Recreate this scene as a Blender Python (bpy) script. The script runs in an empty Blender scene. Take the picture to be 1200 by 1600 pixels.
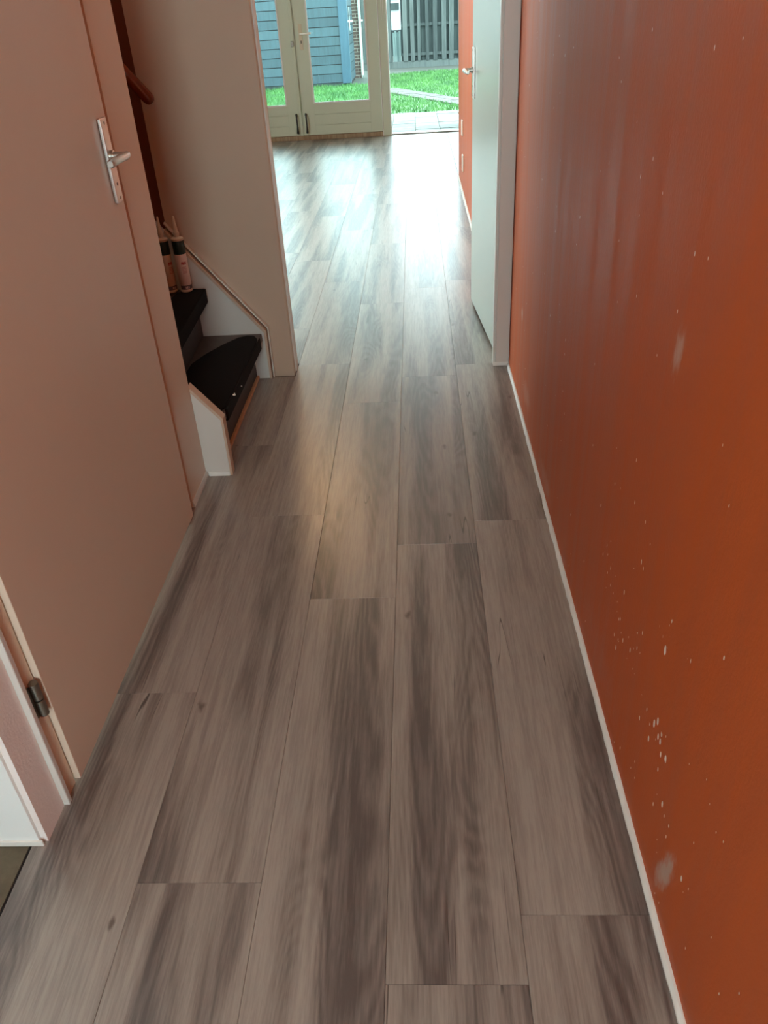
import bpy, bmesh, math, random
import numpy as np
from mathutils import Vector, Matrix
random.seed(7)
sc = bpy.context.scene
C = sc.collection

# ------------------------------------------------------------------ camera
cam = bpy.data.cameras.new('camera'); camo = bpy.data.objects.new('camera', cam); C.objects.link(camo)
cam.sensor_fit = 'VERTICAL'; cam.sensor_height = 36.0; cam.lens = 1227 / 1600 * 36
cam.clip_start = 0.03; cam.clip_end = 200
_f = 1227.0
_Y = Vector((44, -797, _f)).normalized()
_D = Vector((120, 1900, _f)); _Z = -(_D - _Y * _D.dot(_Y)).normalized(); _X = _Y.cross(_Z)
# camera-space axes (right, down, forward) seen from the world
right = Vector((_X[0], _Y[0], _Z[0])); down = Vector((_X[1], _Y[1], _Z[1])); fwd = Vector((_X[2], _Y[2], _Z[2]))
m = Matrix.Identity(4)
for i in range(3):
    m[i][0] = right[i]; m[i][1] = -down[i]; m[i][2] = -fwd[i]
m[2][3] = 1.32
camo.matrix_world = m
sc.camera = camo

# ------------------------------------------------------------------ world, light, exposure
sc.view_settings.view_transform = 'Standard'; sc.view_settings.look = 'None'
sc.view_settings.gamma = 1.0; sc.view_settings.use_curve_mapping = False
sc.view_settings.exposure = 0.0
w = bpy.data.worlds.new('overcast_sky'); sc.world = w; w.use_nodes = True
bg = w.node_tree.nodes['Background']
bg.inputs[0].default_value = (0.70, 0.96, 1.0, 1); bg.inputs[1].default_value = 9.5
try:
    sc.cycles.use_denoising = True; sc.cycles.denoiser = 'OPENIMAGEDENOISE'
    sc.cycles.max_bounces = 10; sc.cycles.diffuse_bounces = 7; sc.cycles.glossy_bounces = 4
    sc.cycles.transparent_max_bounces = 16; sc.cycles.sample_clamp_indirect = 6; sc.cycles.caustics_reflective = False
except Exception: pass

def area(name, loc, size, power, col, rot, portal=False):
    l = bpy.data.lights.new(name, 'AREA'); l.shape = 'RECTANGLE'; l.size, l.size_y = size
    l.energy = power; l.color = col
    if portal:
        l.cycles.is_portal = True
    o = bpy.data.objects.new(name, l); o.location = loc; o.rotation_euler = rot; C.objects.link(o); return o
R90 = math.pi / 2
# daylight through the glazed front door behind the camera
area('front_door_daylight', (-0.20, -1.42, 1.35), (0.8, 1.5), 25, (0.90, 0.97, 1.0), (R90, 0, 0))
# daylight through the living room's street-side window (far left, out of view)
area('living_window_daylight', (-3.42, 5.6, 1.5), (2.6, 1.6), 40, (0.88, 0.96, 1.0), (R90, 0, -R90))

# ------------------------------------------------------------------ materials
def srgb(r, g, b):
    f = lambda c: (c / 255 / 12.92) if c / 255 <= 0.04045 else ((c / 255 + 0.055) / 1.055) ** 2.4
    return (f(r), f(g), f(b), 1)

class NT:
    def __init__(s, name):
        s.m = bpy.data.materials.new(name); s.m.use_nodes = True; s.t = s.m.node_tree
        s.b = s.t.nodes['Principled BSDF']
    def n(s, typ, ins=None, **kw):
        x = s.t.nodes.new(typ)
        for k, v in kw.items(): setattr(x, k, v)
        for k, v in (ins or {}).items():
            if isinstance(v, bpy.types.NodeSocket): s.t.links.new(v, x.inputs[k])
            else: x.inputs[k].default_value = v
        return x
    def math(s, op, a, b=0.0, c=0.0, clamp=False):
        x = s.n('ShaderNodeMath', {0: a, 1: b, 2: c}, operation=op); x.use_clamp = clamp; return x.outputs[0]
    def noise(s, vec, scale=1.0, detail=2.0, rough=0.5, dist=0.0):
        return s.n('ShaderNodeTexNoise', {'Vector': vec, 'Scale': scale, 'Detail': detail, 'Roughness': rough, 'Distortion': dist}).outputs[0]
    def scale(s, vec, v):
        return s.n('ShaderNodeVectorMath', {0: vec, 1: v}, operation='MULTIPLY').outputs[0]
    def mix(s, fac, a, b):
        x = s.n('ShaderNodeMix', data_type='RGBA')
        for k, v in ((0, fac), (6, a), (7, b)):
            if isinstance(v, bpy.types.NodeSocket): s.t.links.new(v, x.inputs[k])
            else: x.inputs[k].default_value = v
        return x.outputs[2]
    def ss(s, v, lo, hi, a=0.0, b=1.0):
        x = s.n('ShaderNodeMapRange', {0: v, 1: lo, 2: hi, 3: a, 4: b}, interpolation_type='SMOOTHSTEP'); return x.outputs[0]
    def set(s, **kw):
        for k, v in kw.items():
            k = k.replace('_', ' ')
            if isinstance(v, bpy.types.NodeSocket): s.t.links.new(v, s.b.inputs[k])
            else: s.b.inputs[k].default_value = v
    def bump(s, h, strength, dist=0.002):
        x = s.n('ShaderNodeBump', {'Height': h, 'Strength': strength, 'Distance': dist})
        s.t.links.new(x.outputs[0], s.b.inputs['Normal'])
    def pos(s): return s.n('ShaderNodeNewGeometry').outputs['Position']
    def obj(s): return s.n('ShaderNodeTexCoord').outputs['Object']

def plain(name, col, rough=0.5, metal=0.0, var=0.06, scale=6.0, bump=0.15, bscale=300.0, spec=0.5):
    t = NT(name); p = t.obj()
    a = tuple(c * (1 - var) for c in col[:3]) + (1,); b = tuple(min(1, c * (1 + var)) for c in col[:3]) + (1,)
    t.set(Base_Color=t.mix(t.noise(p, scale, 4), a, b), Roughness=rough, Metallic=metal)
    t.b.inputs['Specular IOR Level'].default_value = spec
    if bump: t.bump(t.noise(p, bscale, 2), bump, 0.0008)
    return t.m

def wood_floor():
    t = NT('grey_oak_vinyl')
    o = t.obj(); rnd = t.n('ShaderNodeObjectInfo').outputs['Random']
    off = t.n('ShaderNodeCombineXYZ', {0: t.math('MULTIPLY', rnd, 37.0), 1: t.math('MULTIPLY', rnd, 91.0), 2: t.math('MULTIPLY', rnd, 53.0)}).outputs[0]
    p = t.n('ShaderNodeVectorMath', {0: o, 1: off}, operation='ADD').outputs[0]
    # knots
    kv = t.n('ShaderNodeTexVoronoi', {'Vector': t.n('ShaderNodeVectorMath', {0: t.scale(p, (5.2, 0.95, 0.0)), 1: t.scale(t.n('ShaderNodeTexNoise', {'Vector': t.scale(p, (40, 16, 1)), 'Scale': 1.0, 'Detail': 2.0}).outputs[1], (0.05, 0.05, 0.0))}, operation='ADD').outputs[0], 'Scale': 1.0}, voronoi_dimensions='2D', feature='F1')
    kd = kv.outputs['Distance']
    kring = t.ss(kd, 0.0, 0.34, 1.0, 0.0)
    kd2 = t.n('ShaderNodeTexVoronoi', {'Vector': t.n('ShaderNodeVectorMath', {0: t.scale(p, (5.2, 2.6, 0.0)), 1: t.scale(t.n('ShaderNodeTexNoise', {'Vector': t.scale(p, (60, 30, 1)), 'Scale': 1.0, 'Detail': 2.0}).outputs[1], (0.10, 0.10, 0.0))}, operation='ADD').outputs[0], 'Scale': 1.0}, voronoi_dimensions='2D', feature='F1')
    kd2c = kd2.outputs['Color']; kd2 = kd2.outputs['Distance']
    knot = t.ss(kd2, 0.01, 0.06, 1.0, 0.0)
    ksel = t.math('GREATER_THAN', t.n('ShaderNodeSeparateColor', {0: kd2c}).outputs[0], 0.72)
    # broad tone bands running with the plank
    low = t.noise(t.scale(p, (13.0, 0.75, 1)), 1.0, 2, 0.4, 0.3)
    # cathedral figure : contour lines of a stretched noise field, bulging around the knots
    fld = t.noise(t.scale(p, (6.5, 0.6, 1)), 1.0, 1.2, 0.4, 0.1)
    fld = t.math('ADD', fld, t.math('MULTIPLY', kring, 0.16))
    fine0 = t.noise(t.scale(p, (30, 9, 1)), 1.0, 3, 0.6)
    fig = t.math('SINE', t.math('ADD', t.math('MULTIPLY', fld, 150.0), t.math('MULTIPLY', fine0, 5.0)))
    fine = t.noise(t.scale(p, (190, 9, 1)), 1.0, 4, 0.7)
    fig = t.math('ADD', t.math('MULTIPLY', fig, 0.5), 0.5)
    fmask = t.ss(low, 0.40, 0.56, 1.0, 0.18)
    streak = t.noise(t.scale(p, (46, 1.6, 1)), 1.0, 3, 0.6)
    v = t.math('MULTIPLY', t.ss(low, 0.33, 0.62), 0.62)
    v = t.math('ADD', v, t.math('MULTIPLY', t.ss(streak, 0.3, 0.7), 0.22))
    v = t.math('ADD', v, t.math('MULTIPLY', t.ss(fine, 0.35, 0.65), 0.28))
    figamt = t.math('MULTIPLY', t.math('MULTIPLY', fig, fmask), 0.27)
    v = t.math('SUBTRACT', v, figamt)
    v = t.math('ADD', v, t.math('MULTIPLY', t.math('SUBTRACT', rnd, 0.5), 0.07))
    r = t.n('ShaderNodeValToRGB', {0: v})
    e = r.color_ramp.elements
    e[0].position = 0.0; e[0].color = srgb(90, 80, 76)
    e[1].position = 1.0; e[1].color = srgb(162, 152, 143)
    e2 = e.new(0.35); e2.color = srgb(117, 107, 101)
    e3 = e.new(0.65); e3.color = srgb(141, 130, 122)
    col = t.mix(t.math('MULTIPLY', knot, t.math('MULTIPLY', ksel, 0.75)), r.outputs[0], srgb(66, 52, 46))
    # thin drying cracks
    ck = t.math('ABSOLUTE', t.math('SUBTRACT', t.noise(t.scale(p, (13, 0.55, 1)), 1.0, 2, 0.6), 0.5))
    cm = t.math('MULTIPLY', t.ss(ck, 0.001, 0.0045, 1.0, 0.0), t.ss(t.noise(t.scale(p, (5, 3.1, 2)), 1.0, 1), 0.60, 0.66))
    col = t.mix(t.math('MULTIPLY', cm, 0.8), col, srgb(48, 38, 35))
    t.set(Base_Color=col, Roughness=t.ss(fine, 0.2, 0.8, 0.37, 0.30))
    t.b.inputs['Specular IOR Level'].default_value = 0.95
    h = t.math('SUBTRACT', fine, t.math('MULTIPLY', cm, 1.5))
    t.bump(h, 0.22, 0.0006)
    return t.m

def orange_wall(marks=True):
    t = NT('orange_wall_paint'); p = t.pos()
    sep = t.n('ShaderNodeSeparateXYZ', {0: p}); X, Y, Z = sep.outputs
    ver = t.noise(t.scale(p, (6, 16, 0.7)), 1.0, 4, 0.6)
    base = t.mix(t.ss(ver, 0.3, 0.7), srgb(188, 86, 38), srgb(198, 91, 37))
    rough = t.ss(ver, 0.3, 0.7, 0.46, 0.56)
    if marks:
        # small vertical paint chips, thickest low on the wall
        vo = t.n('ShaderNodeTexVoronoi', {'Vector': t.scale(p, (0, 85, 42)), 'Scale': 1.0}, feature='F1')
        rr = t.n('ShaderNodeSeparateColor', {0: vo.outputs['Color']}).outputs
        den = t.math('ADD', t.math('MULTIPLY', t.ss(Z, 0.05, 0.35), t.ss(Z, 0.40, 0.62, 1.0, 0.0)), 0.0)
        den = t.math('MULTIPLY', den, t.math('MULTIPLY', t.ss(Y, 0.55, 0.72), t.ss(Y, 1.05, 1.45, 1.0, 0.0)))
        clus = t.ss(t.noise(p, 7.0, 1), 0.42, 0.62)
        thr = t.math('SUBTRACT', 0.992, t.math('MULTIPLY', t.math('MULTIPLY', den, clus), 0.45))
        sel = t.math('GREATER_THAN', rr[0], thr)
        size = t.math('MULTIPLY', t.math('MULTIPLY', rr[1], rr[1]), t.math('ADD', 0.07, t.math('MULTIPLY', den, 0.30)))
        spot = t.math('MULTIPLY', sel, t.math('LESS_THAN', vo.outputs['Distance'], t.math('ADD', size, 0.09)))
        base = t.mix(t.math('MULTIPLY', spot, 1.0), base, srgb(250, 232, 220))
        # two filler / chalk smears and faint scuffs
        def smear(cy, cz, sy, sz, tilt, amt, bcol):
            nonlocal base
            dy = t.math('SUBTRACT', Y, cy); dz = t.math('SUBTRACT', Z, cz)
            dy = t.math('ADD', dy, t.math('MULTIPLY', dz, tilt))
            d = t.math('SQRT', t.math('ADD', t.math('POWER', t.math('DIVIDE', dy, sy), 2.0), t.math('POWER', t.math('DIVIDE', dz, sz), 2.0)))
            nz = t.noise(t.scale(p, (1, 90, 40)), 1.0, 3)
            d = t.math('ADD', d, t.math('MULTIPLY', t.math('SUBTRACT', nz, 0.5), 1.2))
            base = t.mix(t.ss(d, 0.2, 1.1, amt, 0.0), base, bcol)
        smear(1.085, 0.878, 0.026, 0.042, 0.2, 0.75, srgb(205, 165, 150))
        smear(0.762, 0.118, 0.026, 0.078, 0.35, 0.85, srgb(190, 165, 152))
        smear(1.30, 0.10, 0.22, 0.07, 0.0, 0.12, srgb(190, 150, 140))
        smear(2.804, 0.348, 0.03, 0.03, 0.0, 0.5, srgb(215, 190, 180))
        smear(2.6, 0.12, 0.12, 0.05, 0.0, 0.2, srgb(215, 190, 180))
        smear(2.1, 0.06, 0.15, 0.04, 0.0, 0.2, srgb(215, 190, 180))
    t.set(Base_Color=base, Roughness=rough)
    t.b.inputs['Specular IOR Level'].default_value = 0.36
    t.bump(t.noise(t.scale(p, (1, 1, 0.6)), 170.0, 3, 0.6), 0.35, 0.0012)
    return t.m

def stipple(name, col, rough=0.45, amt=0.3, scale=260.0):
    t = NT(name); p = t.pos()
    t.set(Base_Color=t.mix(t.noise(p, 3, 3), tuple(c * .95 for c in col[:3]) + (1,), col), Roughness=rough)
    t.bump(t.noise(p, scale, 3, 0.6), amt, 0.001)
    return t.m

def brick_mat():
    t = NT('garden_brick'); o = t.obj(); rnd = t.n('ShaderNodeObjectInfo').outputs['Random']
    t.set(Base_Color=t.mix(t.noise(t.pos(), 40, 3), srgb(84, 66, 62), srgb(116, 98, 90)), Roughness=0.9)
    return t.m

def grass_mat():
    t = NT('grass_blades'); p = t.pos()
    v = t.noise(p, 2.5, 5, 0.7)
    t.set(Base_Color=t.mix(t.ss(v, 0.3, 0.7), srgb(38, 88, 38), srgb(88, 134, 68)), Roughness=0.6)
    return t.m

def weathered(name, a, b, rough=0.85):
    t = NT(name); o = t.obj(); rnd = t.n('ShaderNodeObjectInfo').outputs['Random']
    off = t.n('ShaderNodeCombineXYZ', {0: t.math('MULTIPLY', rnd, 31.0), 1: 0.0, 2: t.math('MULTIPLY', rnd, 17.0)}).outputs[0]
    p = t.n('ShaderNodeVectorMath', {0: o, 1: off}, operation='ADD').outputs[0]
    v = t.math('ADD', t.math('MULTIPLY', t.noise(t.scale(p, (26, 26, 1.6)), 1.0, 4, 0.65), 0.7), t.math('MULTIPLY', rnd, 0.35))
    t.set(Base_Color=t.mix(t.ss(v, 0.3, 0.8), a, b), Roughness=rough)
    return t.m

def tile_mat(name, a, b):
    t = NT(name); p = t.pos(); rnd = t.n('ShaderNodeObjectInfo').outputs['Random']
    v = t.math('ADD', t.math('MULTIPLY', t.noise(p, 9, 5, 0.65), 0.8), t.math('MULTIPLY', rnd, 0.2))
    t.set(Base_Color=t.mix(t.ss(v, 0.25, 0.75), a, b), Roughness=0.8); t.bump(t.noise(p, 120, 3), 0.3)
    return t.m

def carpet_mat():
    t = NT('black_stair_carpet'); p = t.obj()
    t.set(Base_Color=t.mix(t.noise(p, 160, 3), srgb(8, 7, 8), srgb(22, 20, 21)), Roughness=0.95)
    t.b.inputs['Specular IOR Level'].default_value = 0.2
    t.bump(t.noise(p, 420, 2), 0.8, 0.002)
    return t.m

def glass_mat():
    m_ = bpy.data.materials.new('window_glass'); m_.use_nodes = True; t = m_.node_tree; t.nodes.clear()
    out = t.nodes.new('ShaderNodeOutputMaterial'); mx = t.nodes.new('ShaderNodeMixShader')
    tr = t.nodes.new('ShaderNodeBsdfTransparent'); gl = t.nodes.new('ShaderNodeBsdfGlossy'); fr = t.nodes.new('ShaderNodeFresnel')
    tr.inputs[0].default_value = (0.92, 0.98, 0.97, 1); gl.inputs['Roughness'].default_value = 0.02; fr.inputs[0].default_value = 1.45
    t.links.new(fr.outputs[0], mx.inputs[0]); t.links.new(tr.outputs[0], mx.inputs[1]); t.links.new(gl.outputs[0], mx.inputs[2])
    t.links.new(mx.outputs[0], out.inputs[0]); return m_

MF = wood_floor()
MOR = orange_wall()
MORP = orange_wall(False)
MORSHADE = stipple('shaded_orange_stairwell_paint', srgb(112, 56, 34), 0.55, 0.2, 200)  # stairwell shade put into the base colour of the orange wall
MDOOR = stipple('cream_door_paint', srgb(222, 202, 182), 0.34, 0.16, 420)
MFRAME = stipple('white_frame_paint', srgb(214, 209, 202), 0.38, 0.12, 300)
MCASE = stipple('grey_beige_casing_paint', srgb(186, 170, 160), 0.42, 0.12, 300)
MBRIGHT = stipple('bright_white_paint', srgb(240, 243, 242), 0.5, 0.2, 220)
MWHITE = stipple('white_wall_paint', srgb(226, 222, 214), 0.5, 0.22, 200)
MSTIP = stipple('stippled_plaster', srgb(242, 232, 228), 0.6, 0.8, 150)
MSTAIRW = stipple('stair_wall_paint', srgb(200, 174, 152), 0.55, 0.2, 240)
MCEIL = stipple('ceiling_paint', srgb(232, 226, 216), 0.8, 0.3, 120)
MLEAF = stipple('cream_door_leaf_paint', srgb(190, 192, 168), 0.4, 0.15, 240)
MGDOOR = stipple('pale_grey_green_door_paint', srgb(200, 206, 196), 0.26, 0.1, 420)
MMETAL = plain('brushed_aluminium', srgb(205, 202, 196), 0.28, 1.0, 0.03, 8, 0.1)
MHINGE = plain('dull_hinge_metal', srgb(142, 138, 128), 0.42, 1.0, 0.1, 60, 0.2)
MBLACK = plain('black_ironwork', srgb(26, 26, 27), 0.4, 0.3, 0.1, 60, 0.1)
MDARK = plain('dark_gap', srgb(30, 24, 22), 0.8)
MCAULK = plain('white_caulk', srgb(232, 230, 224), 0.45, 0, 0.08, 30, 0.4, 90)
MPLASTIC = plain('white_socket_plastic', srgb(238, 234, 222), 0.3)
MRAIL = weathered('varnished_handrail', srgb(112, 46, 18), srgb(146, 70, 32), 0.25)
MTREAD = weathered('grey_brown_tread_laminate', srgb(78, 66, 60), srgb(106, 92, 84), 0.5)
MRISER = weathered('brown_riser_board', srgb(48, 30, 26), srgb(64, 42, 36), 0.55)
MBEAD = weathered('light_wood_bead', srgb(176, 118, 80), srgb(200, 142, 100), 0.5)
MSILL = weathered('worn_oak_sill', srgb(128, 100, 72), srgb(190, 172, 140), 0.7)
MCARPET = carpet_mat()
MGLASS = glass_mat()
MSHED = weathered('blue_grey_shed_paint', srgb(40, 58, 66), srgb(54, 74, 82), 0.6)
MSHEDT = weathered('pale_blue_trim_paint', srgb(50, 76, 92), srgb(66, 92, 108), 0.6)
MFENCE = weathered('weathered_fence_timber', srgb(50, 57, 56), srgb(88, 95, 92), 0.9)
MFENCED = weathered('dark_fence_timber', srgb(33, 41, 41), srgb(58, 67, 65), 0.9)
MSOIL = tile_mat('garden_soil', srgb(46, 50, 44), srgb(68, 70, 62))
MPAVE = tile_mat('pale_concrete_paving', srgb(84, 86, 84), srgb(122, 124, 120))
MPATH = tile_mat('grey_path_stone', srgb(66, 62, 58), srgb(86, 82, 76))
MGRASS = grass_mat()
MBRICK = brick_mat()
MMORTAR = plain('pale_mortar', srgb(190, 182, 170), 0.9)
MPIPE = plain('white_pipe_plastic', srgb(225, 225, 215), 0.4)
MHOUSE = plain('pale_render', srgb(170, 180, 180), 0.8)
MLEG = tile_mat('old_dark_tile', srgb(84, 76, 60), srgb(118, 106, 86))
MTUBE = plain('white_cartridge_plastic', srgb(214, 196, 176), 0.35)
MNOZ = plain('translucent_nozzle_plastic', srgb(205, 190, 170), 0.3)
MGREEN = plain('dark_green_label', srgb(20, 44, 34), 0.4)
MLABEL = plain('white_label', srgb(226, 206, 200), 0.45)
MRED = plain('red_label_print', srgb(170, 28, 36), 0.45)
MGREY = plain('grey_label_print', srgb(96, 84, 88), 0.5)

# ------------------------------------------------------------------ mesh helpers
class MB:
    def __init__(s): s.v = []; s.f = []
    def add(s, vs, fs):
        n = len(s.v); s.v += [tuple(x) for x in vs]; s.f += [tuple(i + n for i in q) for q in fs]; return s
    def box(s, x0, x1, y0, y1, z0, z1):
        v = [(x0, y0, z0), (x1, y0, z0), (x1, y1, z0), (x0, y1, z0), (x0, y0, z1), (x1, y0, z1), (x1, y1, z1), (x0, y1, z1)]
        return s.add(v, [(3, 2, 1, 0), (4, 5, 6, 7), (0, 1, 5, 4), (1, 2, 6, 5), (2, 3, 7, 6), (3, 0, 4, 7)])
    def prism(s, pts, axis, a, b):
        """extrude 2-D outline pts along axis from a to b; the other two coordinates are in xyz order"""
        def mk(p, t):
            return {'x': (t, p[0], p[1]), 'y': (p[0], t, p[1]), 'z': (p[0], p[1], t)}[axis]
        n = len(pts)
        v = [mk(p, a) for p in pts] + [mk(p, b) for p in pts]
        f = [tuple(range(n)), tuple(range(2 * n - 1, n - 1, -1))] + [(i, i + n, (i + 1) % n + n, (i + 1) % n) for i in range(n)]
        return s.add(v, f)
    def tube(s, pts, r, seg=12, caps=True, flat=1.0):
        pts = [Vector(p) for p in pts]; rs = r if isinstance(r, (list, tuple)) else [r] * len(pts)
        base = len(s.v); prev = None
        for i, p in enumerate(pts):
            d = (pts[min(i + 1, len(pts) - 1)] - pts[max(i - 1, 0)]).normalized()
            if prev is None:
                u = d.cross(Vector((0, 0, 1)))
                if u.length < 1e-3: u = Vector((1, 0, 0))
            else: u = prev - d * prev.dot(d)
            u.normalize(); prev = u; w_ = d.cross(u)
            for k in range(seg):
                a = 2 * math.pi * k / seg
                s.v.append(tuple(p + (u * math.cos(a) + w_ * math.sin(a) * flat) * rs[i]))
        for i in range(len(pts) - 1):
            for k in range(seg):
                a = base + i * seg + k; b = base + i * seg + (k + 1) % seg
                s.f.append((a, b, b + seg, a + seg))
        if caps:
            s.f.append(tuple(base + k for k in range(seg - 1, -1, -1)))
            s.f.append(tuple(base + (len(pts) - 1) * seg + k for k in range(seg)))
        return s
    def lathe(s, prof, c, seg=24, a0=0.0, a1=2 * math.pi):
        base = len(s.v); full = abs(a1 - a0 - 2 * math.pi) < 1e-6; n = seg if full else seg + 1
        for r, z in prof:
            for k in range(n):
                a = a0 + (a1 - a0) * k / seg
                s.v.append((c[0] + r * math.cos(a), c[1] + r * math.sin(a), c[2] + z))
        for i in range(len(prof) - 1):
            for k in range(seg):
                a = base + i * n + k; b = base + i * n + (k + 1) % n
                s.f.append((a, b, b + n, a + n))
        return s

def fix(me):
    bm = bmesh.new(); bm.from_mesh(me); bmesh.ops.recalc_face_normals(bm, faces=bm.faces); bm.to_mesh(me); bm.free()

def obj(name, mb, mat, parent=None, loc=(0, 0, 0), bevel=0.0, smooth=False, rot=None, recalc=True):
    me = bpy.data.meshes.new(name); me.from_pydata(mb.v, [], mb.f); me.update()
    if recalc: fix(me)
    me.materials.append(mat)
    if smooth:
        for p in me.polygons: p.use_smooth = True
    o = bpy.data.objects.new(name, me); C.objects.link(o); o.location = loc
    if rot: o.rotation_euler = rot
    if parent: o.parent = parent
    if bevel:
        b = o.modifiers.new('bevel', 'BEVEL'); b.width = bevel; b.segments = 2; b.limit_method = 'ANGLE'
    if smooth:
        try:
            me.set_sharp_from_angle(angle=math.radians(40))
        except Exception: pass
    return o
def box(name, b, mat, parent=None, bevel=0.0, **k): return obj(name, MB().box(*b), mat, parent, bevel=bevel, **k)
def struct(o, label=None):
    o['kind'] = 'structure'
    if label: o['label'] = label
    return o
def thing(name, label, cat, loc=(0, 0, 0), rz=0, group=None):
    o = bpy.data.objects.new(name, None); C.objects.link(o); o.location = loc; o.rotation_euler = (0, 0, rz); o.empty_display_size = 0.05
    return tag(o, label, cat, group)
def tag(o, label, cat, group=None):
    o['label'] = label; o['category'] = cat
    if group: o['group'] = group
    return o
def holed(axis, a, b, rect, holes):
    """wall slab with rectangular holes. axis: normal axis; rect/holes (u0,u1,z0,z1)"""
    mb = MB(); us = sorted({rect[0], rect[1]} | {h[0] for h in holes} | {h[1] for h in holes}); zs = sorted({rect[2], rect[3]} | {h[2] for h in holes} | {h[3] for h in holes})
    for u0, u1 in zip(us, us[1:]):
        for z0, z1 in zip(zs, zs[1:]):
            cu, cz = (u0 + u1) / 2, (z0 + z1) / 2
            if any(h[0] < cu < h[1] and h[2] < cz < h[3] for h in holes): continue
            if axis == 'x': mb.box(a, b, u0, u1, z0, z1)
            else: mb.box(u0, u1, a, b, z0, z1)
    return mb

# ------------------------------------------------------------------ room shell
HX = 0.368      # right wall of the hall
LX = -0.745     # left wall of the hall
CZ = 2.5
YB = -1.5       # behind the camera
YD = 3.165      # front of the doorway frame
YF = 10.34      # garden side
FZ = -0.0065
floor_mb = MB(); floor_mb.box(-3.5, HX + 0.0, YD, YF + 0.02, -0.12, FZ); floor_mb.box(LX - 0.03, HX, YB, YD, -0.12, FZ); floor_mb.box(HX, 1.7, 7.45, YF + 0.02, -0.12, FZ)
floor = struct(obj('floor', floor_mb, MDARK), 'grey-brown oak-look plank floor through the hall and living room')

PW, PL, X0 = 0.229, 1.217, -0.0875
starts = {0: 1.861, 1: 1.975, -1: 1.622, -2: 2.035, -3: 1.29, 2: 2.4}
plank_cache = {}
def plank_mesh(wd, ln):
    key = (round(wd, 4), round(ln, 4))
    if key not in plank_cache:
        g = 0.00015; c = 0.0008; e_ = 0.0004; t_ = 0.006
        hw, hl = wd / 2 - g, ln / 2 - g
        v = [(-hw, -hl, -t_), (hw, -hl, -t_), (hw, hl, -t_), (-hw, hl, -t_), (-hw, -hl, -c), (hw, -hl, -c), (hw, hl, -c), (-hw, hl, -c),
             (-hw + c, -hl + e_, 0), (hw - c, -hl + e_, 0), (hw - c, hl - e_, 0), (-hw + c, hl - e_, 0)]
        f = [(3, 2, 1, 0), (8, 9, 10, 11)]
        for k in range(4):
            n = (k + 1) % 4; f += [(k, n, n + 4, k + 4), (k + 4, n + 4, n + 8, k + 8)]
        me = bpy.data.meshes.new('floor_plank'); me.from_pydata(v, [], f); me.materials.append(MF); me.update()
        plank_cache[key] = me
    return plank_cache[key]
def plank(x0, x1, y0, y1):
    if x1 - x0 < 0.012 or y1 - y0 < 0.012: return
    o = bpy.data.objects.new('floor_plank', plank_mesh(x1 - x0, y1 - y0)); C.objects.link(o)
    o.location = ((x0 + x1) / 2, (y0 + y1) / 2, 0); o.parent = floor
def lay(k, xa, xb, ya, yb):
    a = max(X0 + k * PW, xa); b = min(X0 + (k + 1) * PW, xb)
    if b - a < 0.012: return
    s0 = starts.get(k, random.Random(k).uniform(0, 1.2)); n = math.floor((ya - s0) / PL)
    while s0 + n * PL < yb:
        plank(a, b, max(ya, s0 + n * PL), min(yb, s0 + (n + 1) * PL)); n += 1
for k in range(-15, 8):
    if X0 + (k + 1) * PW <= LX - 0.03 or X0 + k * PW >= HX:      # living room only
        if X0 + k * PW < HX: lay(k, -3.5, HX, 3.27, YF)
        else: lay(k, HX, 1.7, 7.45, YF)
    else:
        if X0 + k * PW < LX:                                  # column split by the left wall
            lay(k, LX - 0.03, HX, YB, 3.13); lay(k, -3.5, HX, 3.27, YF)
        else: lay(k, LX - 0.03, HX, YB, YF)

# right wall of the hall, running on into the living room
wr = struct(obj('wall_right', holed('x', HX, HX + 0.14, (YB, 7.45, -0.12, CZ), []), MOR), 'rust-orange painted wall with chips and chalky smears')
struct(obj('wall_right', MB().box(1.7, 1.84, 7.45 - 0.14, YF + 0.1, -0.12, CZ), MORP))
struct(obj('wall_right', MB().box(HX + 0.14, 1.84, 7.45 - 0.14, 7.45, -0.12, CZ), MORP))
struct(obj('wall_back', holed('y', YB - 0.12, YB, (-1.9, HX + 0.14, -0.12, CZ), [(-0.65, 0.25, 0.02, 2.2)]), MWHITE))
# left wall: short return by the side opening, door wall, stair opening, then living room partition
struct(obj('wall_left', MB().box(-1.75, LX, 0.905, 0.985, -0.12, CZ), MSTIP), 'stippled pinkish wall end beside the flush door')
struct(obj('wall_left', MB().box(LX - 0.12, LX, 2.098, 2.295, -0.12, CZ).box(LX - 0.12, LX - 0.012, 2.04, 2.098, -0.12, CZ), MDOOR))
struct(obj('wall_left', MB().box(LX - 0.12, LX - 0.0, 0.985, 2.04, 2.09, CZ), MDOOR))
struct(obj('wall_left', MB().box(-2.9, LX - 0.12, 2.2, 2.295, -0.12, 4.2), MORP))
struct(obj('wall_left', MB().box(-1.9, -1.75, YB, 0.985, -0.12, CZ), MWHITE))
struct(obj('wall_left', MB().box(-3.04, -2.9, 2.2, 3.3, -0.12, 4.2), MSTAIRW))
# wall at the end of the hall with the doorway: plastered panel, casing, orange wall beyond with its shade in the colour
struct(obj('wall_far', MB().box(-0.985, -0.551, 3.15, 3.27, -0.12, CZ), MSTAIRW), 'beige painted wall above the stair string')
struct(obj('wall_far', MB().box(-2.9, -0.985, 3.165, 3.27, -0.12, 4.2), MORSHADE), 'orange wall inside the stairwell, its shade put into a dark brown colour')
struct(obj('wall_far', MB().box(-3.64, -2.9, 3.165, 3.27, -0.12, CZ), MWHITE))
struct(obj('wall_far', MB().box(-0.985, HX, 3.17, 3.27, 2.09, CZ), MWHITE))
struct(obj('wall_far', MB().box(-0.985, LX - 0.12, 3.15, 3.27, CZ, 4.2), MSTAIRW))
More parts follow.
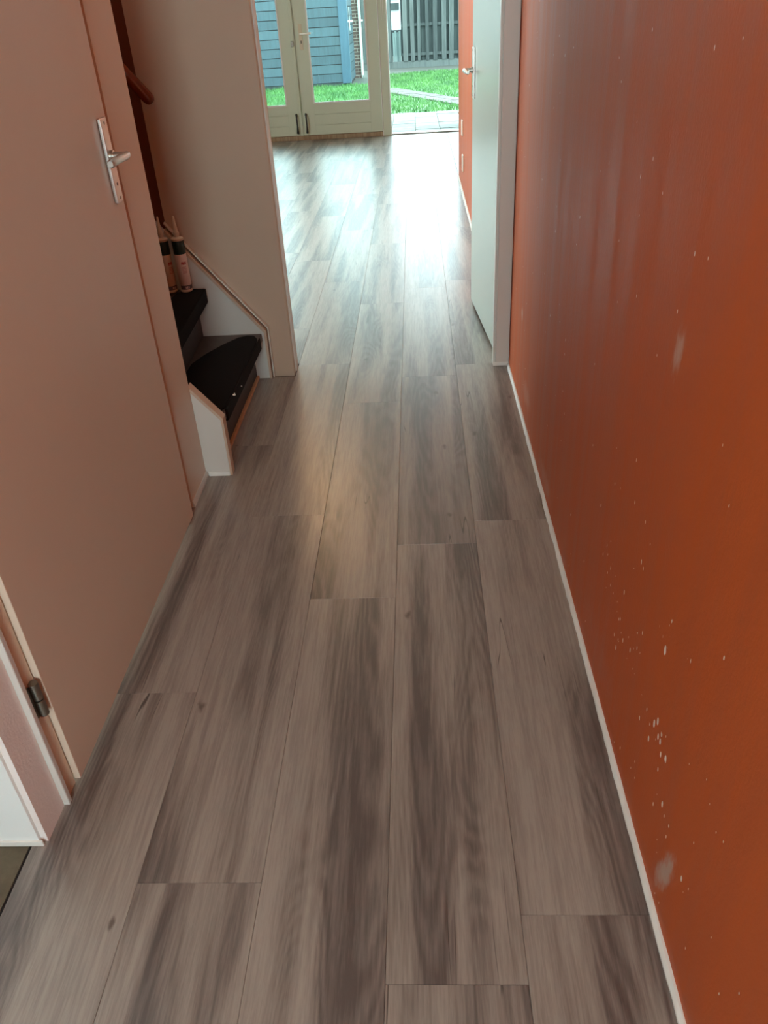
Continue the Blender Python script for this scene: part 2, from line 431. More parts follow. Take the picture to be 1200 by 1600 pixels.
# living room left wall (window beyond the view)
struct(obj('wall_living_left', holed('x', -3.64, -3.5, (3.165, YF + 0.1, -0.12, CZ), [(4.3, 6.9, 0.7, 2.3)]), MWHITE))
# garden wall with the door openings
struct(obj('wall_garden', holed('y', YF, YF + 0.12, (-3.64, 1.84, -0.12, CZ), [(-3.3, -2.38, 0.05, 2.32), (-2.38, 0.74, -0.12, 2.32)]), MWHITE))
# ceilings
cm = MB(); cm.box(-3.64, 1.84, YD, YF + 0.12, CZ, CZ + 0.1); cm.box(LX, HX + 0.14, YB - 0.12, YD, CZ, CZ + 0.1); cm.box(-1.9, LX, YB - 0.12, 0.985, CZ, CZ + 0.1); cm.box(LX - 0.12, LX, 0.985, 2.04, CZ, CZ + 0.1)
struct(obj('ceiling', cm, MCEIL))
struct(obj('ceiling', MB().box(-3.04, LX - 0.0, 2.2, 3.3, 4.2, 4.3), MCEIL))
struct(obj('wall_left', MB().box(LX - 0.0, LX + 0.1, 2.2, 3.3, CZ + 0.1, 4.2), MSTAIRW))
# side room floor at the left edge
sf = struct(obj('floor', MB().box(-1.75, -0.776, YB, 0.905, -0.12, -0.004), MDARK), 'older dark tiled floor beyond the left edge of the planks')
for i in range(4):
    for j in range(9):
        x0 = -0.778 - 0.25 * (i + 1); y1 = 0.903 - 0.27 * j
        if x0 < -1.76: continue
        box('floor_tile', (max(x0 + .002, -1.749), x0 + 0.248, max(y1 - 0.266, YB + .002), y1 - 0.002, -0.0035, -0.001), MLEG, sf)

# baseboards: the thin caulked bead along the right wall and small ones on the left
def bead(name, x, sgn, y0, y1, wd, ht, mat=MCAULK, jit=0.0016):
    mb = MB(); n = int((y1 - y0) / 0.03) + 2; rng = random.Random(name + str(x) + str(y0))
    prof = []
    for i in range(n):
        y = y0 + (y1 - y0) * i / (n - 1); j = rng.uniform(-jit, jit); k = rng.uniform(-jit, jit)
        prof.append([(x, y, 0.0003), (x + sgn * (wd + j), y, 0.0003), (x + sgn * (wd + j), y, ht * 0.45), (x + sgn * (wd * 0.45 + k), y, ht + k), (x, y, ht + k)])
    for i in range(n):
        mb.v += prof[i]
        if i:
            a = (i - 1) * 5; b = i * 5
            for q in range(4): mb.f.append((a + q, a + q + 1, b + q + 1, b + q))
    mb.f.append((0, 1, 2, 3, 4)); e_ = (n - 1) * 5; mb.f.append((e_ + 4, e_ + 3, e_ + 2, e_ + 1, e_))
    return obj(name, mb, mat)
struct(bead('baseboard_right', HX, -1, YB, 3.164, 0.0095, 0.012, jit=0.0012), 'thin uneven white bead between the floor and the orange wall')
struct(bead('baseboard_right', HX, -1, 4.0, 7.45, 0.012, 0.02))
struct(bead('baseboard_left', LX, 1, 2.098, 2.30, 0.007, 0.02, MFRAME, 0.0006))

# ------------------------------------------------------------------ flush door on the left (door_1) in its frame
fr = MB(); fr.box(LX - 0.06, -0.742, 0.999, 1.041, 0, 2.09)                         # rebated frame face
fr.box(LX - 0.06, -0.7425, 2.0, 2.04, 0, 2.09); fr.box(LX - 0.06, -0.742, 0.999, 2.04, 2.05, 2.09)
t1 = struct(obj('trim_1', fr, MDOOR, bevel=0.0015), 'painted frame around the flush door')
box('frame_edge', (LX - 0.04, -0.733, 0.986, 0.999, 0, 2.10), MFRAME, t1, 0.002)
d1 = struct(box('door_1', (-0.7405, -0.7275, 1.041, 2.034, 0.012, 2.06), MDOOR, bevel=0.0015), 'flush cream door glowing orange from the wall opposite')
box('door_core', (-0.79, -0.7405, 1.045, 1.998, 0.012, 2.045), MDOOR, d1)
def lever_set(parent, face, y, z, sx, sy, plate_h=0.19, plate_w=0.042, lever=0.12):
    """plate on a face at x=face pointing to sx, lever points along sy"""
    p = MB(); p.box(min(face, face + sx * 0.009), max(face, face + sx * 0.009), y - plate_w / 2, y + plate_w / 2, z - plate_h * 0.56, z + plate_h * 0.44)
    hp = obj('handle_plate', p, MMETAL, parent, bevel=0.0025)
    n = MB().tube([(face + sx * 0.009, y, z), (face + sx * 0.045, y, z)], 0.0085, 14); n.tube([(face + sx * 0.009, y, z), (face + sx * 0.016, y, z)], 0.013, 14)
    obj('lever_neck', n, MMETAL, hp, smooth=True)
    l = MB().tube([(face + sx * 0.045, y + sy * -0.006, z), (face + sx * 0.047, y + sy * 0.01, z), (face + sx * 0.046, y + sy * 0.05, z), (face + sx * 0.046, y + sy * (lever - 0.006), z - 0.001), (face + sx * 0.046, y + sy * lever, z - 0.001)], [0.0085, 0.0095, 0.0088, 0.0092, 0.0065], 14)
    obj('lever', l, MMETAL, hp, smooth=True)
    k = MB().tube([(face + sx * 0.0085, y, z - 0.062), (face + sx * 0.0095, y, z - 0.062)], 0.004, 10)
    obj('keyhole', k, MBLACK, hp)
    for dz in (plate_h * 0.38, -plate_h * 0.50):
        obj('screw', MB().tube([(face + sx * 0.009, y, z + dz), (face + sx * 0.0100, y, z + dz)], 0.0035, 10), MHINGE, hp)
    return hp
lever_set(d1, -0.7275, 1.99, 1.053, 1, -1, plate_h=0.185)
for hz in (0.265, 1.1, 1.8):
    h = MB()
    for k in range(2):
        h.tube([(-0.7345, 1.022, hz - 0.04 + 0.041 * k), (-0.7345, 1.022, hz - 0.002 + 0.041 * k)], 0.0095, 14)
    h.box(-0.7425, -0.7395, 1.002, 1.022, hz - 0.04, hz + 0.038)
    obj('hinge', h, MHINGE, d1, smooth=True)
# white wall end cap facing the front door and its small skirting
struct(obj('trim_2', MB().box(-1.7, LX - 0.012, 0.897, 0.905, 0.0005, CZ), MBRIGHT, bevel=0.001), 'white painted face at the left edge of the hall')
struct(obj('baseboard_left', MB().box(-1.7, LX - 0.004, 0.893, 0.897, 0.0005, 0.014), MCAULK, bevel=0.001))

# ------------------------------------------------------------------ doorway frame and the open door on the right
lf = struct(obj('trim_3', MB().box(-0.632, -0.553, YD - 0.004, 3.27, 0.0005, 2.09), MCASE, bevel=0.002), 'white casing at the left of the living room doorway')
box('door_stop', (-0.553, -0.545, 3.185, 3.225, 0.0005, 2.07), MFRAME, lf, 0.001)
box('frame_foot', (-0.634, -0.551, YD - 0.007, YD - 0.004, 0.0005, 0.022), MCAULK, lf, 0.001)
rf = struct(obj('trim_4', MB().box(0.311, 0.3665, YD - 0.004, 3.27, 0.0005, 2.09), MFRAME, bevel=0.002), 'white door casing against the orange wall')
box('frame_bead', (0.300, 0.311, YD + 0.004, 3.20, 0.0005, 2.08), MFRAME, rf, 0.0015)
box('frame_foot', (0.300, 0.366, YD - 0.0065, YD - 0.004, 0.0005, 0.018), MCAULK, rf, 0.001)
struct(obj('trim_5', MB().box(-0.553, 0.311, YD - 0.004, 3.27, 2.05, 2.09), MFRAME, bevel=0.002))
# open door leaf, swung into the living room along the wall
d2 = struct(obj('door_2', MB().box(0, 0.038, 0.0, 0.80, 0.012, 2.05), MGDOOR, loc=(0.3215, 3.235, 0), rot=(0, 0, math.atan2(0.0545, 0.72)), bevel=0.0015), 'open pale flush door lying back against the orange wall')
lever_set(d2, 0.0, 0.735, 1.055, -1, -1, plate_h=0.2)
for hz in (0.25, 1.0, 1.8):
    h = MB().tube([(0.008, -0.008, hz - 0.04), (0.008, -0.008, hz + 0.04)], 0.008, 12); obj('hinge', h, MHINGE, d2, smooth=True)

# ------------------------------------------------------------------ staircase
st = thing('staircase', 'steep closed staircase with white strings and black carpeted treads, left of the doorway', 'staircase', (-0.9, 2.72, 0))
def S(name, mb, mat, parent=st, **k):
    o = obj(name, mb, mat, parent, **k); o.location = (0.9, -2.72, 0); return o
def Sc(name, mb, mat, parent, **k):
    return obj(name, mb, mat, parent, **k)
rise, going = 0.198, 0.175
sl = 1.24
# near string: sawn board with bead along its edge
def string_outline(xf, zf, xl):
    return [(xf, 0.001), (xf, zf), (xl, zf + (xf - xl) * sl), (xl, max(0.001, zf + (xf - xl) * sl - 0.55)), (xl + 0.2, 0.001)]
ns = S('string_board', MB().prism(string_outline(-0.663, 0.207, -2.3), 'y', 2.297, 2.331), MFRAME, bevel=0.001)
Sc('edge_bead', MB().prism([(-0.663, 0.001), (-0.655, 0.001), (-0.655, 0.212), (-0.75, 0.212 + 0.095 * sl), (-0.756, 0.212 + 0.095 * sl - 0.010), (-0.663, 0.2065)], 'y', 2.2965, 2.333), MSTAIRW, ns, bevel=0.001)
Sc('skirting_strip', MB().box(-0.735, -0.664, 2.292, 2.297, 0.0005, 0.016), MCAULK, ns, bevel=0.001)
fs_ = S('string_board', MB().prism(string_outline(-0.652, 0.205, -2.3), 'y', 3.118, 3.149), MFRAME, bevel=0.001)
for dx, w_, mt in ((0.0, 0.010, MSTAIRW), (0.014, 0.005, MFRAME)):
    xf = -0.652 + dx; zt = 0.205 + dx * 0.9
    Sc('edge_bead', MB().prism([(xf, 0.001), (xf + w_, 0.001), (xf + w_, zt + w_ * 0.6), (-0.985, zt + w_ * 1.6 + (xf + 0.985) * sl), (-0.985, zt + (xf + 0.985) * sl), (xf, zt)], 'y', 3.112 + dx, 3.149), mt, fs_, bevel=0.001)
# steps
for i in range(7):
    z = rise * (i + 1) + 0.002
    if i == 0: xa, xb, xr = -0.662, -0.668, -0.712
    else: xa = -0.862 - going * (i - 1); xb = xa + 0.03; xr = None
    xn = -0.862 - going * i                                 # next nosing at the far string
    y0, y1 = 2.331, 3.118
    tr = MB().prism([(xb, y0), (xa, y1), (xn - 0.06, y1), (xn - 0.06 + (0.03), y0)], 'z', z - 0.032, z)
    trd = S('tread', tr, MTREAD, bevel=0.004)
    ra, rb = (xa - 0.045, xb - 0.042)
    S('riser', MB().prism([(rb, y0), (ra, y1), (ra - 0.014, y1), (rb - 0.014, y0)], 'z', (z - rise) + (0.001 if i == 0 else 0.0), z - 0.032), MRISER)
    if i == 0:
        # carpet piece with a rounded far corner, wrapped over the nosing
        top = [(-0.669, 2.40), (-0.6655, 2.7), (-0.663, 3.00), (-0.668, 3.045), (-0.685, 3.078), (-0.715, 3.085), (-0.75, 3.065), (-0.80, 2.99), (-0.85, 2.89), (-0.88, 2.80), (-0.885, 2.40), (-0.80, 2.352), (-0.70, 2.352)]
        cp = MB().prism(top, 'z', z + 0.0003, z + 0.007)
        cp.prism([(-0.6690, 2.385), (-0.6620, 3.055), (-0.6550, 3.045), (-0.6610, 2.395)], 'z', z - 0.040, z + 0.006)
        cp.prism([(-0.700, 2.40), (-0.6990, 3.03), (-0.6600, 3.04), (-0.6660, 2.39)], 'z', z - 0.042, z - 0.034)
    else:
        top = [(xb + 0.002, y0 + 0.05), (xa + 0.002, y1 - 0.025), (xa - 0.04, y1 - 0.02), (xa - 0.10, y1 - 0.06), (xa - 0.13, y1 - 0.35), (xa - 0.12, y0 + 0.05)]
        cp = MB().prism(top, 'z', z + 0.0003, z + 0.006)
        cp.prism([(xb + 0.002, y0 + 0.05), (xa + 0.002, y1 - 0.025), (xa + 0.007, y1 - 0.025), (xb + 0.007, y0 + 0.05)], 'z', z - 0.05, z + 0.006)
    Sc('carpet_piece', cp, MCARPET, trd, bevel=0.003)
S('floor_bead', MB().box(-0.709, -0.697, 2.331, 3.118, 0.001, 0.016), MBEAD, bevel=0.002)
# plaster dabs left on the carpet edge
for (x, y, z, r) in ((-0.658, 2.50, 0.205, 0.006), (-0.661, 2.515, 0.203, 0.004), (-0.657, 2.62, 0.185, 0.003), (-0.657, 2.89, 0.16, 0.0035)):
    dab = MB().lathe([(0.0005, r * .6), (r * .7, r * .4), (r, 0), (r * .7, -r * .4), (0.0005, -r * .6)], (x, y, z), 8)
    S('plaster_dab', dab, MCAULK, smooth=True)

# handrail on the stairwell wall
hr = thing('handrail', 'varnished reddish wooden handrail ending on the stairwell wall', 'handrail', (-1.2, 3.09, 1.4))
hd = Vector((-1, 0, sl)).normalized(); he = Vector((-0.925, 3.085, 1.070))
L = 1.6
pts = [he - hd * 0.0 + hd * t for t in (0.0, 0.003, 0.010, 0.022, 0.06, 0.3, 0.8, L)]
rails = MB().tube([p - Vector((-1.2, 3.09, 1.4)) for p in pts], [0.006, 0.013, 0.0185, 0.021, 0.0215, 0.0215, 0.0215, 0.0215], 20)
obj('rail', rails, MRAIL, hr, smooth=True)
for t in (0.35, 1.3):
    p = he + hd * t - Vector((-1.2, 3.09, 1.4))
    obj('bracket', MB().tube([p + Vector((0, 0, -0.02)), p + Vector((0, 0.03, -0.05)), p + Vector((0, 0.073, -0.05))], 0.006, 8), MHINGE, hr, smooth=True)

# ------------------------------------------------------------------ sealant cartridges on the second tread
def cartridge(x, y, z, label, ang, tint):
    c = thing('sealant_cartridge', label, 'sealant tube', (x, y, z), ang, 'sealant cartridges on the stairs')
    obj('tube_body', MB().lathe([(0.0005, 0.001), (0.021, 0.001), (0.0235, 0.004), (0.0235, 0.008), (0.0225, 0.010), (0.0225, 0.197), (0.0238, 0.199), (0.0238, 0.205), (0.020, 0.208), (0.009, 0.211), (0.0085, 0.222), (0.0005, 0.222)], (0, 0, 0), 28), MTUBE, c, smooth=True)
    obj('nozzle', MB().lathe([(0.0115, 0.216), (0.0115, 0.226), (0.0085, 0.229), (0.0035, 0.285), (0.0030, 0.286), (0.0005, 0.286)], (0, 0, 0), 18), MNOZ, c, smooth=True)
    obj('dark_band', MB().lathe([(0.0228, 0.147), (0.0230, 0.1475), (0.0230, 0.1965), (0.0228, 0.197)], (0, 0, 0), 28), MGREEN, c, smooth=True)
    lb = obj('label_sheet', MB().lathe([(0.0227, 0.028), (0.0229, 0.0285), (0.0229, 0.1465), (0.0227, 0.147)], (0, 0, 0), 28), tint, c, smooth=True)
    A = -math.pi / 2
    def patch(z0, z1, a0, a1, mat, nm):
        obj(nm, MB().lathe([(0.0229, z0), (0.0232, z0), (0.0232, z1), (0.0229, z1)], (0, 0, 0), 6, A + a0, A + a1), mat, lb, smooth=True)
    # short red heading (illegible strokes), fine print lines, grey foot band
    for q in range(4): patch(0.108, 0.119, -0.30 + q * 0.22, -0.30 + q * 0.22 + 0.15, MRED, 'print_mark')
    patch(0.1135, 0.1155, -0.30, 0.5, MRED, 'print_mark')
    for q in range(5): patch(0.098 - q * 0.0055, 0.0995 - q * 0.0055, -0.32, 0.42 + 0.1 * (q % 2), MRED, 'print_line')
    patch(0.012, 0.0275, -1.2, 1.2, MGREY, 'print_band')
    for q in range(3): patch(0.015, 0.024, -0.3 + q * 0.25, -0.15 + q * 0.25, MLABEL, 'print_mark')
    return c
tz = 0.398 + 0.0065
cartridge(-0.925, 3.070, tz, 'right sealant cartridge on the second stair, white label with red heading', 0.5, MLABEL)
cartridge(-0.985, 3.068, tz, 'left sealant cartridge on the second stair, half hidden by the wall corner', 0.9, MTUBE)

# ------------------------------------------------------------------ sockets on the living room wall
def socket(y, z, h, label):
    o = thing('wall_socket', label, 'wall socket', (HX, y, z), 0, 'white fittings low on the orange living room wall')
    obj('cover_plate', MB().box(-0.011, 0.0, -0.041, 0.041, -h / 2, h / 2), MPLASTIC, o, bevel=0.003)
    obj('socket_well', MB().tube([(-0.0118, 0, 0), (-0.0105, 0, 0)], 0.021, 20), MPLASTIC, o)
socket(6.80, 0.475, 0.11, 'upper white wall plate behind the open door')
socket(6.70, 0.235, 0.12, 'lower white double socket nearer the floor behind the open door')

# ------------------------------------------------------------------ garden doors
FY0, FY1 = YF - 0.055, YF + 0.0
def sash(name, xa, xb, label, grooves=True, gx=None, z0=0.05, z1=2.15, g0=None, g1=None, gz=0.385):
    """leaf between xa and xb with glass above a grooved bottom panel"""
    gx0 = xa + 0.145 if g0 is None else g0; gx1 = xb - 0.145 if g1 is None else g1
    mb = MB(); mb.box(xa, gx0, FY0, FY1, z0, z1); mb.box(gx1, xb, FY0, FY1, z0, z1); mb.box(gx0, gx1, FY0, FY1, z1 - 0.12, z1)
    gs = [0.155, 0.268]
    zz = [z0] + gs + [gz]
    for a, b in zip(zz, zz[1:]):
        mb.box(gx0, gx1, FY0, FY1, a + (0.003 if a in gs else 0), b - (0.003 if b in gs else 0))
    mb.box(gx0, gx1, FY0 + 0.008, FY1, z0, gz)
    lo = struct(obj(name, mb, MLEAF, bevel=0.0012), label)
    bd = MB(); t_ = 0.012
    bd.box(gx0 - 0.004, gx0 + t_, FY0 - 0.006, FY0 + 0.02, gz - 0.004, z1 - 0.11); bd.box(gx1 - t_, gx1 + 0.004, FY0 - 0.006, FY0 + 0.02, gz - 0.004, z1 - 0.11); bd.box(gx0 + t_, gx1 - t_, FY0 - 0.006, FY0 + 0.02, gz - 0.004, gz + t_)
    obj('glazing_bead', bd, MFRAME, lo)
    obj('glass_pane', MB().box(gx0 + 0.002, gx1 - 0.002, FY0 + 0.022, FY0 + 0.028, gz, z1 - 0.12), MGLASS, lo)
    return lo
d3 = sash('door_3', -2.33, -1.372, 'left leaf of the cream French doors', g0=-2.19, g1=-1.500, gz=0.372)
d4 = sash('door_4', -1.318, -0.385, 'right leaf of the cream French doors with white lever', g0=-1.183, g1=-0.523, gz=0.384)
box('meeting_strip', (-1.372, -1.338, FY0 - 0.012, FY0 + 0.02, 0.05, 2.15), MLEAF, d3, 0.004)
box('meeting_rebate', (-1.337, -1.318, FY0 + 0.012, FY1, 0.05, 2.15), MLEAF, d4)
lp = obj('handle_plate', MB().box(-1.283, -1.243, FY0 - 0.006, FY0, 0.93, 1.18), MHINGE, d4, bevel=0.002)
lp.data.materials[0] = plain('beige_handle_plate', srgb(196, 178, 150), 0.45)
lv = MB().tube([(-1.262, FY0 - 0.006, 1.085), (-1.262, FY0 - 0.05, 1.085), (-1.245, FY0 - 0.055, 1.085), (-1.14, FY0 - 0.055, 1.088)], [0.009, 0.009, 0.01, 0.010], 12)
obj('lever', lv, MPLASTIC, lp, smooth=True)
obj('keyhole', MB().box(-1.267, -1.258, FY0 - 0.008, FY0 - 0.005, 0.99, 1.02), MBLACK, lp)
kp = obj('lock_catch', MB().box(-1.375 - 0.006, -1.347, FY0 - 0.022, FY0 - 0.012, 0.965, 1.02), MHINGE, d3, bevel=0.003)
def espag(x, parent):
    p = MB()
    for z in (0.27, 0.085): p.tube([(x, FY0 - 0.002, z), (x, FY0 - 0.02, z)], 0.013, 10)
    p.tube([(x, FY0 - 0.018, 0.285), (x + 0.004, FY0 - 0.045, 0.24), (x + 0.006, FY0 - 0.048, 0.16), (x + 0.004, FY0 - 0.04, 0.11), (x, FY0 - 0.018, 0.08)], [0.011, 0.009, 0.008, 0.011, 0.014], 10)
    obj('pull_handle', p, MBLACK, parent, smooth=True)
espag(-1.400, d3); espag(-1.288, d4)
# fixed frame: posts, head, sill
tf = MB(); tf.box(-0.385, -0.283, FY0 - 0.012, YF + 0.06, 0.0, 2.32); tf.box(-2.43, -2.33, FY0 - 0.012, YF + 0.06, 0.0, 2.32); tf.box(-2.33, -0.385, FY0 - 0.012, YF + 0.06, 2.15, 2.32)
tf.box(0.705, 0.74, FY0 - 0.012, YF + 0.06, 0.0, 2.32); tf.box(-0.283, 0.705, FY0 - 0.012, YF + 0.06, 2.15, 2.32)
t6 = struct(obj('trim_6', tf, MLEAF, bevel=0.003), 'cream frame posts around the garden doors')
box('frame_bead', (-0.389, -0.378, FY0 - 0.019, FY0 - 0.012, 0.0, 2.15), MFRAME, t6, 0.003)
box('frame_bead', (-0.296, -0.283, FY0 - 0.022, FY0 - 0.012, 0.0, 2.15), MFRAME, t6, 0.003)
box('bolt_track', (-0.349, -0.343, FY0 - 0.018, FY0 - 0.012, 1.17, 2.1), MFRAME, t6); box('bolt_track', (-0.330, -0.324, FY0 - 0.018, FY0 - 0.012, 1.17, 2.1), MFRAME, t6)
struct(obj('trim_7', MB().box(-2.33, -0.385, FY0 - 0.02, YF + 0.06, 0.0, 0.048), MSILL, bevel=0.004), 'worn wooden sill under the French doors')
struct(obj('trim_8', MB().box(-0.283, 0.705, YF - 0.03, YF + 0.08, 0.0, 0.014), MHINGE, bevel=0.003), 'metal threshold of the open garden door')
# garden door leaf, swung outwards out of the way
d5 = struct(obj('door_5', MB().box(0.66, 0.70, YF + 0.08, YF + 0.19, 0.02, 2.14).box(0.66, 0.70, YF + 0.86, YF + 0.97, 0.02, 2.14).box(0.66, 0.70, YF + 0.19, YF + 0.86, 0.02, 0.38).box(0.66, 0.70, YF + 0.19, YF + 0.86, 2.02, 2.14), MLEAF))
obj('glass_pane', MB().box(0.677, 0.683, YF + 0.191, YF + 0.859, 0.381, 2.019), MGLASS, d5)
# side window left of the French doors, out of view
w1 = struct(obj('window_1', MB().box(-3.3, -3.22, YF + .02, YF + .1, .05, 2.32).box(-2.5, -2.43, YF + .02, YF + .1, .05, 2.32).box(-3.22, -2.5, YF + .02, YF + .1, .05, .4).box(-3.22, -2.5, YF + .02, YF + .1, 2.2, 2.32), MLEAF))
obj('glass_pane', MB().box(-3.219, -2.501, YF + .05, YF + .056, .401, 2.199), MGLASS, w1)

# ------------------------------------------------------------------ garden
gr = struct(obj('ground', MB().box(-9, 6, YF + 0.12, 32, -0.3, -0.045), MSOIL), 'bare earth of the back garden')
pv = struct(obj('paving', MB().box(-4.2, 3.0, YF + 0.13, 12.70, -0.05, -0.035), MMORTAR), 'pale paved terrace outside the garden doors')
for i in range(24):
    for j in range(8):
        x = -4.2 + 0.3 * i; y = YF + 0.14 + 0.3 * j - (0.0)
        if y + 0.29 > 12.78: continue
        r1 = random.Random(i * 31 + j); dz = r1.uniform(-0.0025, 0.0025)
        box('paving_tile', (x + 0.004, x + 0.296, y + 0.004, y + 0.296, -0.034, -0.012 + dz), MPAVE, pv, 0)
# diagonal path
path = bpy.data.objects.new('path', None); C.objects.link(path); path.location = (0.1, 15.0, -0.045); struct(path, 'narrow diagonal path of grey stones crossing the lawn')
pd = Vector((1.10, -2.48, 0)).normalized(); pn = Vector((-pd.y, pd.x, 0))
pc = Vector((0.14, 15.1, 0))
def on_path(x, y, wd=0.24):
    v = Vector((x, y, 0)) - pc; return abs(v.dot(pn)) < wd and -1.9 < v.dot(pd) < 2.4
for i in range(-4, 6):
    for s in (-1, 0):
        a = pc + pd * (i * 0.40) + pn * (s * 0.22)
        q = [a, a + pd * 0.385, a + pd * 0.385 + pn * 0.21, a + pn * 0.21]
        rz = random.uniform(-0.003, 0.003)
        obj('path_stone', MB().prism([(p.x - 0.1, p.y - 15.0) for p in q], 'z', 0.0, 0.030 + rz), MPATH, path)
# lawn
rng = np.random.default_rng(3)
N = 70000
xs = rng.uniform(-5.5, 3.2, N); ys = 12.72 + (18.6 - 12.72) * rng.random(N)
sel_ = rng.random(N) < 0.22; xs = np.where(sel_, rng.uniform(-0.75, 3.2, N), xs); ys = np.where(sel_, rng.uniform(18.1, 20.9, N), ys)
keep = np.ones(N, bool)
vx, vy = xs - pc.x, ys - pc.y
dn = np.abs(vx * pn.x + vy * pn.y) + rng.normal(0, 0.03, N); da = vx * pd.x + vy * pd.y
keep &= ~((dn < 0.21) & (da > -1.8) & (da < 2.4))
keep &= ys < 20.5 + 0.2 * np.sin(xs * 3)
keep &= ~((xs < -0.80) & (ys > 18.14 + 0.1 * np.sin(xs * 9)))
xs, ys = xs[keep], ys[keep]; n = len(xs)
an = rng.uniform(0, 2 * np.pi, n); hh = rng.uniform(0.025, 0.065, n); wd = rng.uniform(0.004, 0.009, n); le = rng.uniform(-0.03, 0.03, (n, 2))
V = np.zeros((n, 3, 3)); cx, sx = np.cos(an) * wd, np.sin(an) * wd
V[:, 0] = np.stack([xs - cx, ys - sx, np.full(n, -0.04)], 1); V[:, 1] = np.stack([xs + cx, ys + sx, np.full(n, -0.04)], 1); V[:, 2] = np.stack([xs + le[:, 0], ys + le[:, 1], -0.04 + hh], 1)
me = bpy.data.meshes.new('lawn'); me.vertices.add(3 * n); me.vertices.foreach_set('co', V.reshape(-1).astype(np.float32))
me.loops.add(3 * n); me.loops.foreach_set('vertex_index', np.arange(3 * n, dtype=np.int32)); me.polygons.add(n); me.polygons.foreach_set('loop_start', np.arange(0, 3 * n, 3, dtype=np.int32))
me.update(); me.validate(); me.materials.append(MGRASS)
lawn = bpy.data.objects.new('lawn', me); C.objects.link(lawn); tag(lawn, 'bright green grass lawn beyond the garden doors', 'grass'); lawn['kind'] = 'stuff'
turf = struct(obj('ground', MB().box(-5.6, 3.2, 12.70, 18.1, -0.046, -0.040).box(-0.75, 3.2, 18.1, 20.4, -0.046, -0.040), MGRASS))

# shed
sh = thing('garden_shed', 'blue-grey timber shed with horizontal board cladding', 'shed', (-3.4, 19.2, -0.045))
def G(name, b, mat, parent=sh, o=(-3.4, 19.2, -0.045), **k):
    return obj(name, MB().box(b[0] - o[0], b[1] - o[0], b[2] - o[1], b[3] - o[1], b[4] - o[2], b[5] - o[2]), mat, parent, **k)
G('wall_core', (-5.6, -1.31, 18.24, 19.75, -0.045, 2.3), MDARK)
pb = 0.163
for i in range(14):
    z = 0.02 + pb * i
    o0 = (-3.4, 19.2, -0.045)
    prof = [(18.24 - o0[1], z - o0[2]), (18.214 - o0[1], z - o0[2]), (18.222 - o0[1], z + pb - 0.012 - o0[2]), (18.24 - o0[1], z + pb - 0.012 - o0[2])]
    obj('cladding_board', MB().prism(prof, 'x', -5.6 + 3.4, -1.455 + 3.4), MSHED, sh)
    G('cladding_board', (-1.31, -1.288, 18.30, 19.75, z, z + pb - 0.012), MSHED)
G('corner_board', (-1.455, -1.283, 18.19, 18.24, 0.0, 2.3), MSHEDT); G('corner_board', (-1.31, -1.283, 18.24, 18.36, 0.0, 2.3), MSHEDT)
G('base_board', (-5.6, -1.455, 18.2, 18.24, -0.045, 0.01), MFENCED)
G('roof', (-5.8, -1.24, 18.0, 19.8, 2.3, 2.4), MDARK)
G('door_strip', (-1.283, -1.275, 18.75, 18.79, 0.9, 1.3), MPIPE); G('door_handle', (-1.30, -1.19, 18.3, 18.34, 1.05, 1.085), MPIPE)
# brick pillar and downpipe
bp = thing('brick_pillar', 'narrow reddish brick pillar beside the shed', 'pillar', (-1.22, 19.95, -0.045))
obj('mortar_core', MB().box(-0.095, 0.055, -0.06, 0.2, 0.0, 2.2), MMORTAR, bp)
for i in range(34):
    a = -0.10 if i % 2 else -0.10; z = 0.064 * i
    if i % 2:
        obj('brick', MB().box(-0.10, 0.06, -0.066, 0.04, z + 0.006, z + 0.056), MBRICK, bp)
    else:
        obj('brick', MB().box(-0.10, -0.01, -0.066, 0.04, z + 0.006, z + 0.056), MBRICK, bp); obj('brick', MB().box(0.0, 0.06, -0.066, 0.04, z + 0.006, z + 0.056), MBRICK, bp)
dp = MB().tube([(-1.14, 19.84, 0.02), (-1.14, 19.84, 2.3)], 0.028, 12)
dpo = obj('downpipe', dp, MPIPE, smooth=True); tag(dpo, 'white vertical drainpipe beside the brick pillar', 'drainpipe')
obj('pipe_clip', MB().box(-1.15, -1.07, 19.80, 19.86, 1.03, 1.06), MPIPE, dpo)
# board fence, overlapping verticals on two faces of mid rails
fe = thing('board_fence', 'weathered grey fence of overlapping vertical boards behind the lawn', 'fence', (0, 22.4, -0.045))
x = -1.26; i = 0; rf_ = random.Random(5)
while x < 3.4:
    wdt = rf_.uniform(0.075, 0.115)
    if not (-0.52 < x + wdt / 2 < -0.30):
        front = i % 2 == 0
        y = -0.045 if front else 0.015; top = 1.93 + rf_.uniform(-0.02, 0.02)
        for (a, b) in (((0.14, top),) if front else ((0.14, 0.87), (0.93, top))):
            sh_ = rf_.uniform(-0.012, 0.012)
            obj('fence_board', MB().box(x + sh_, x + wdt + sh_ + (0.01 if not front else 0), y, y + 0.018, a, b), MFENCE if front else MFENCED, fe, rot=(0, rf_.uniform(-0.006, 0.006), 0))
    x += wdt * 0.98; i += 1
for z in (0.25, 0.87, 1.75):
    obj('fence_rail', MB().box(-0.29, 3.4, -0.027, 0.015, z, z + 0.06), MFENCE, fe); obj('fence_rail', MB().box(-1.26, -0.52, -0.027, 0.015, z, z + 0.06), MFENCED, fe)
obj('gravel_board', MB().box(-1.26, 3.4, -0.03, 0.02, 0.0, 0.14), MFENCE, fe)
obj('fence_backing', MB().box(-0.29, 3.4, 0.034, 0.04, 0.14, 1.9), MFENCED, fe); obj('fence_backing', MB().box(-1.26, -0.52, 0.034, 0.04, 0.14, 1.9), MFENCED, fe)
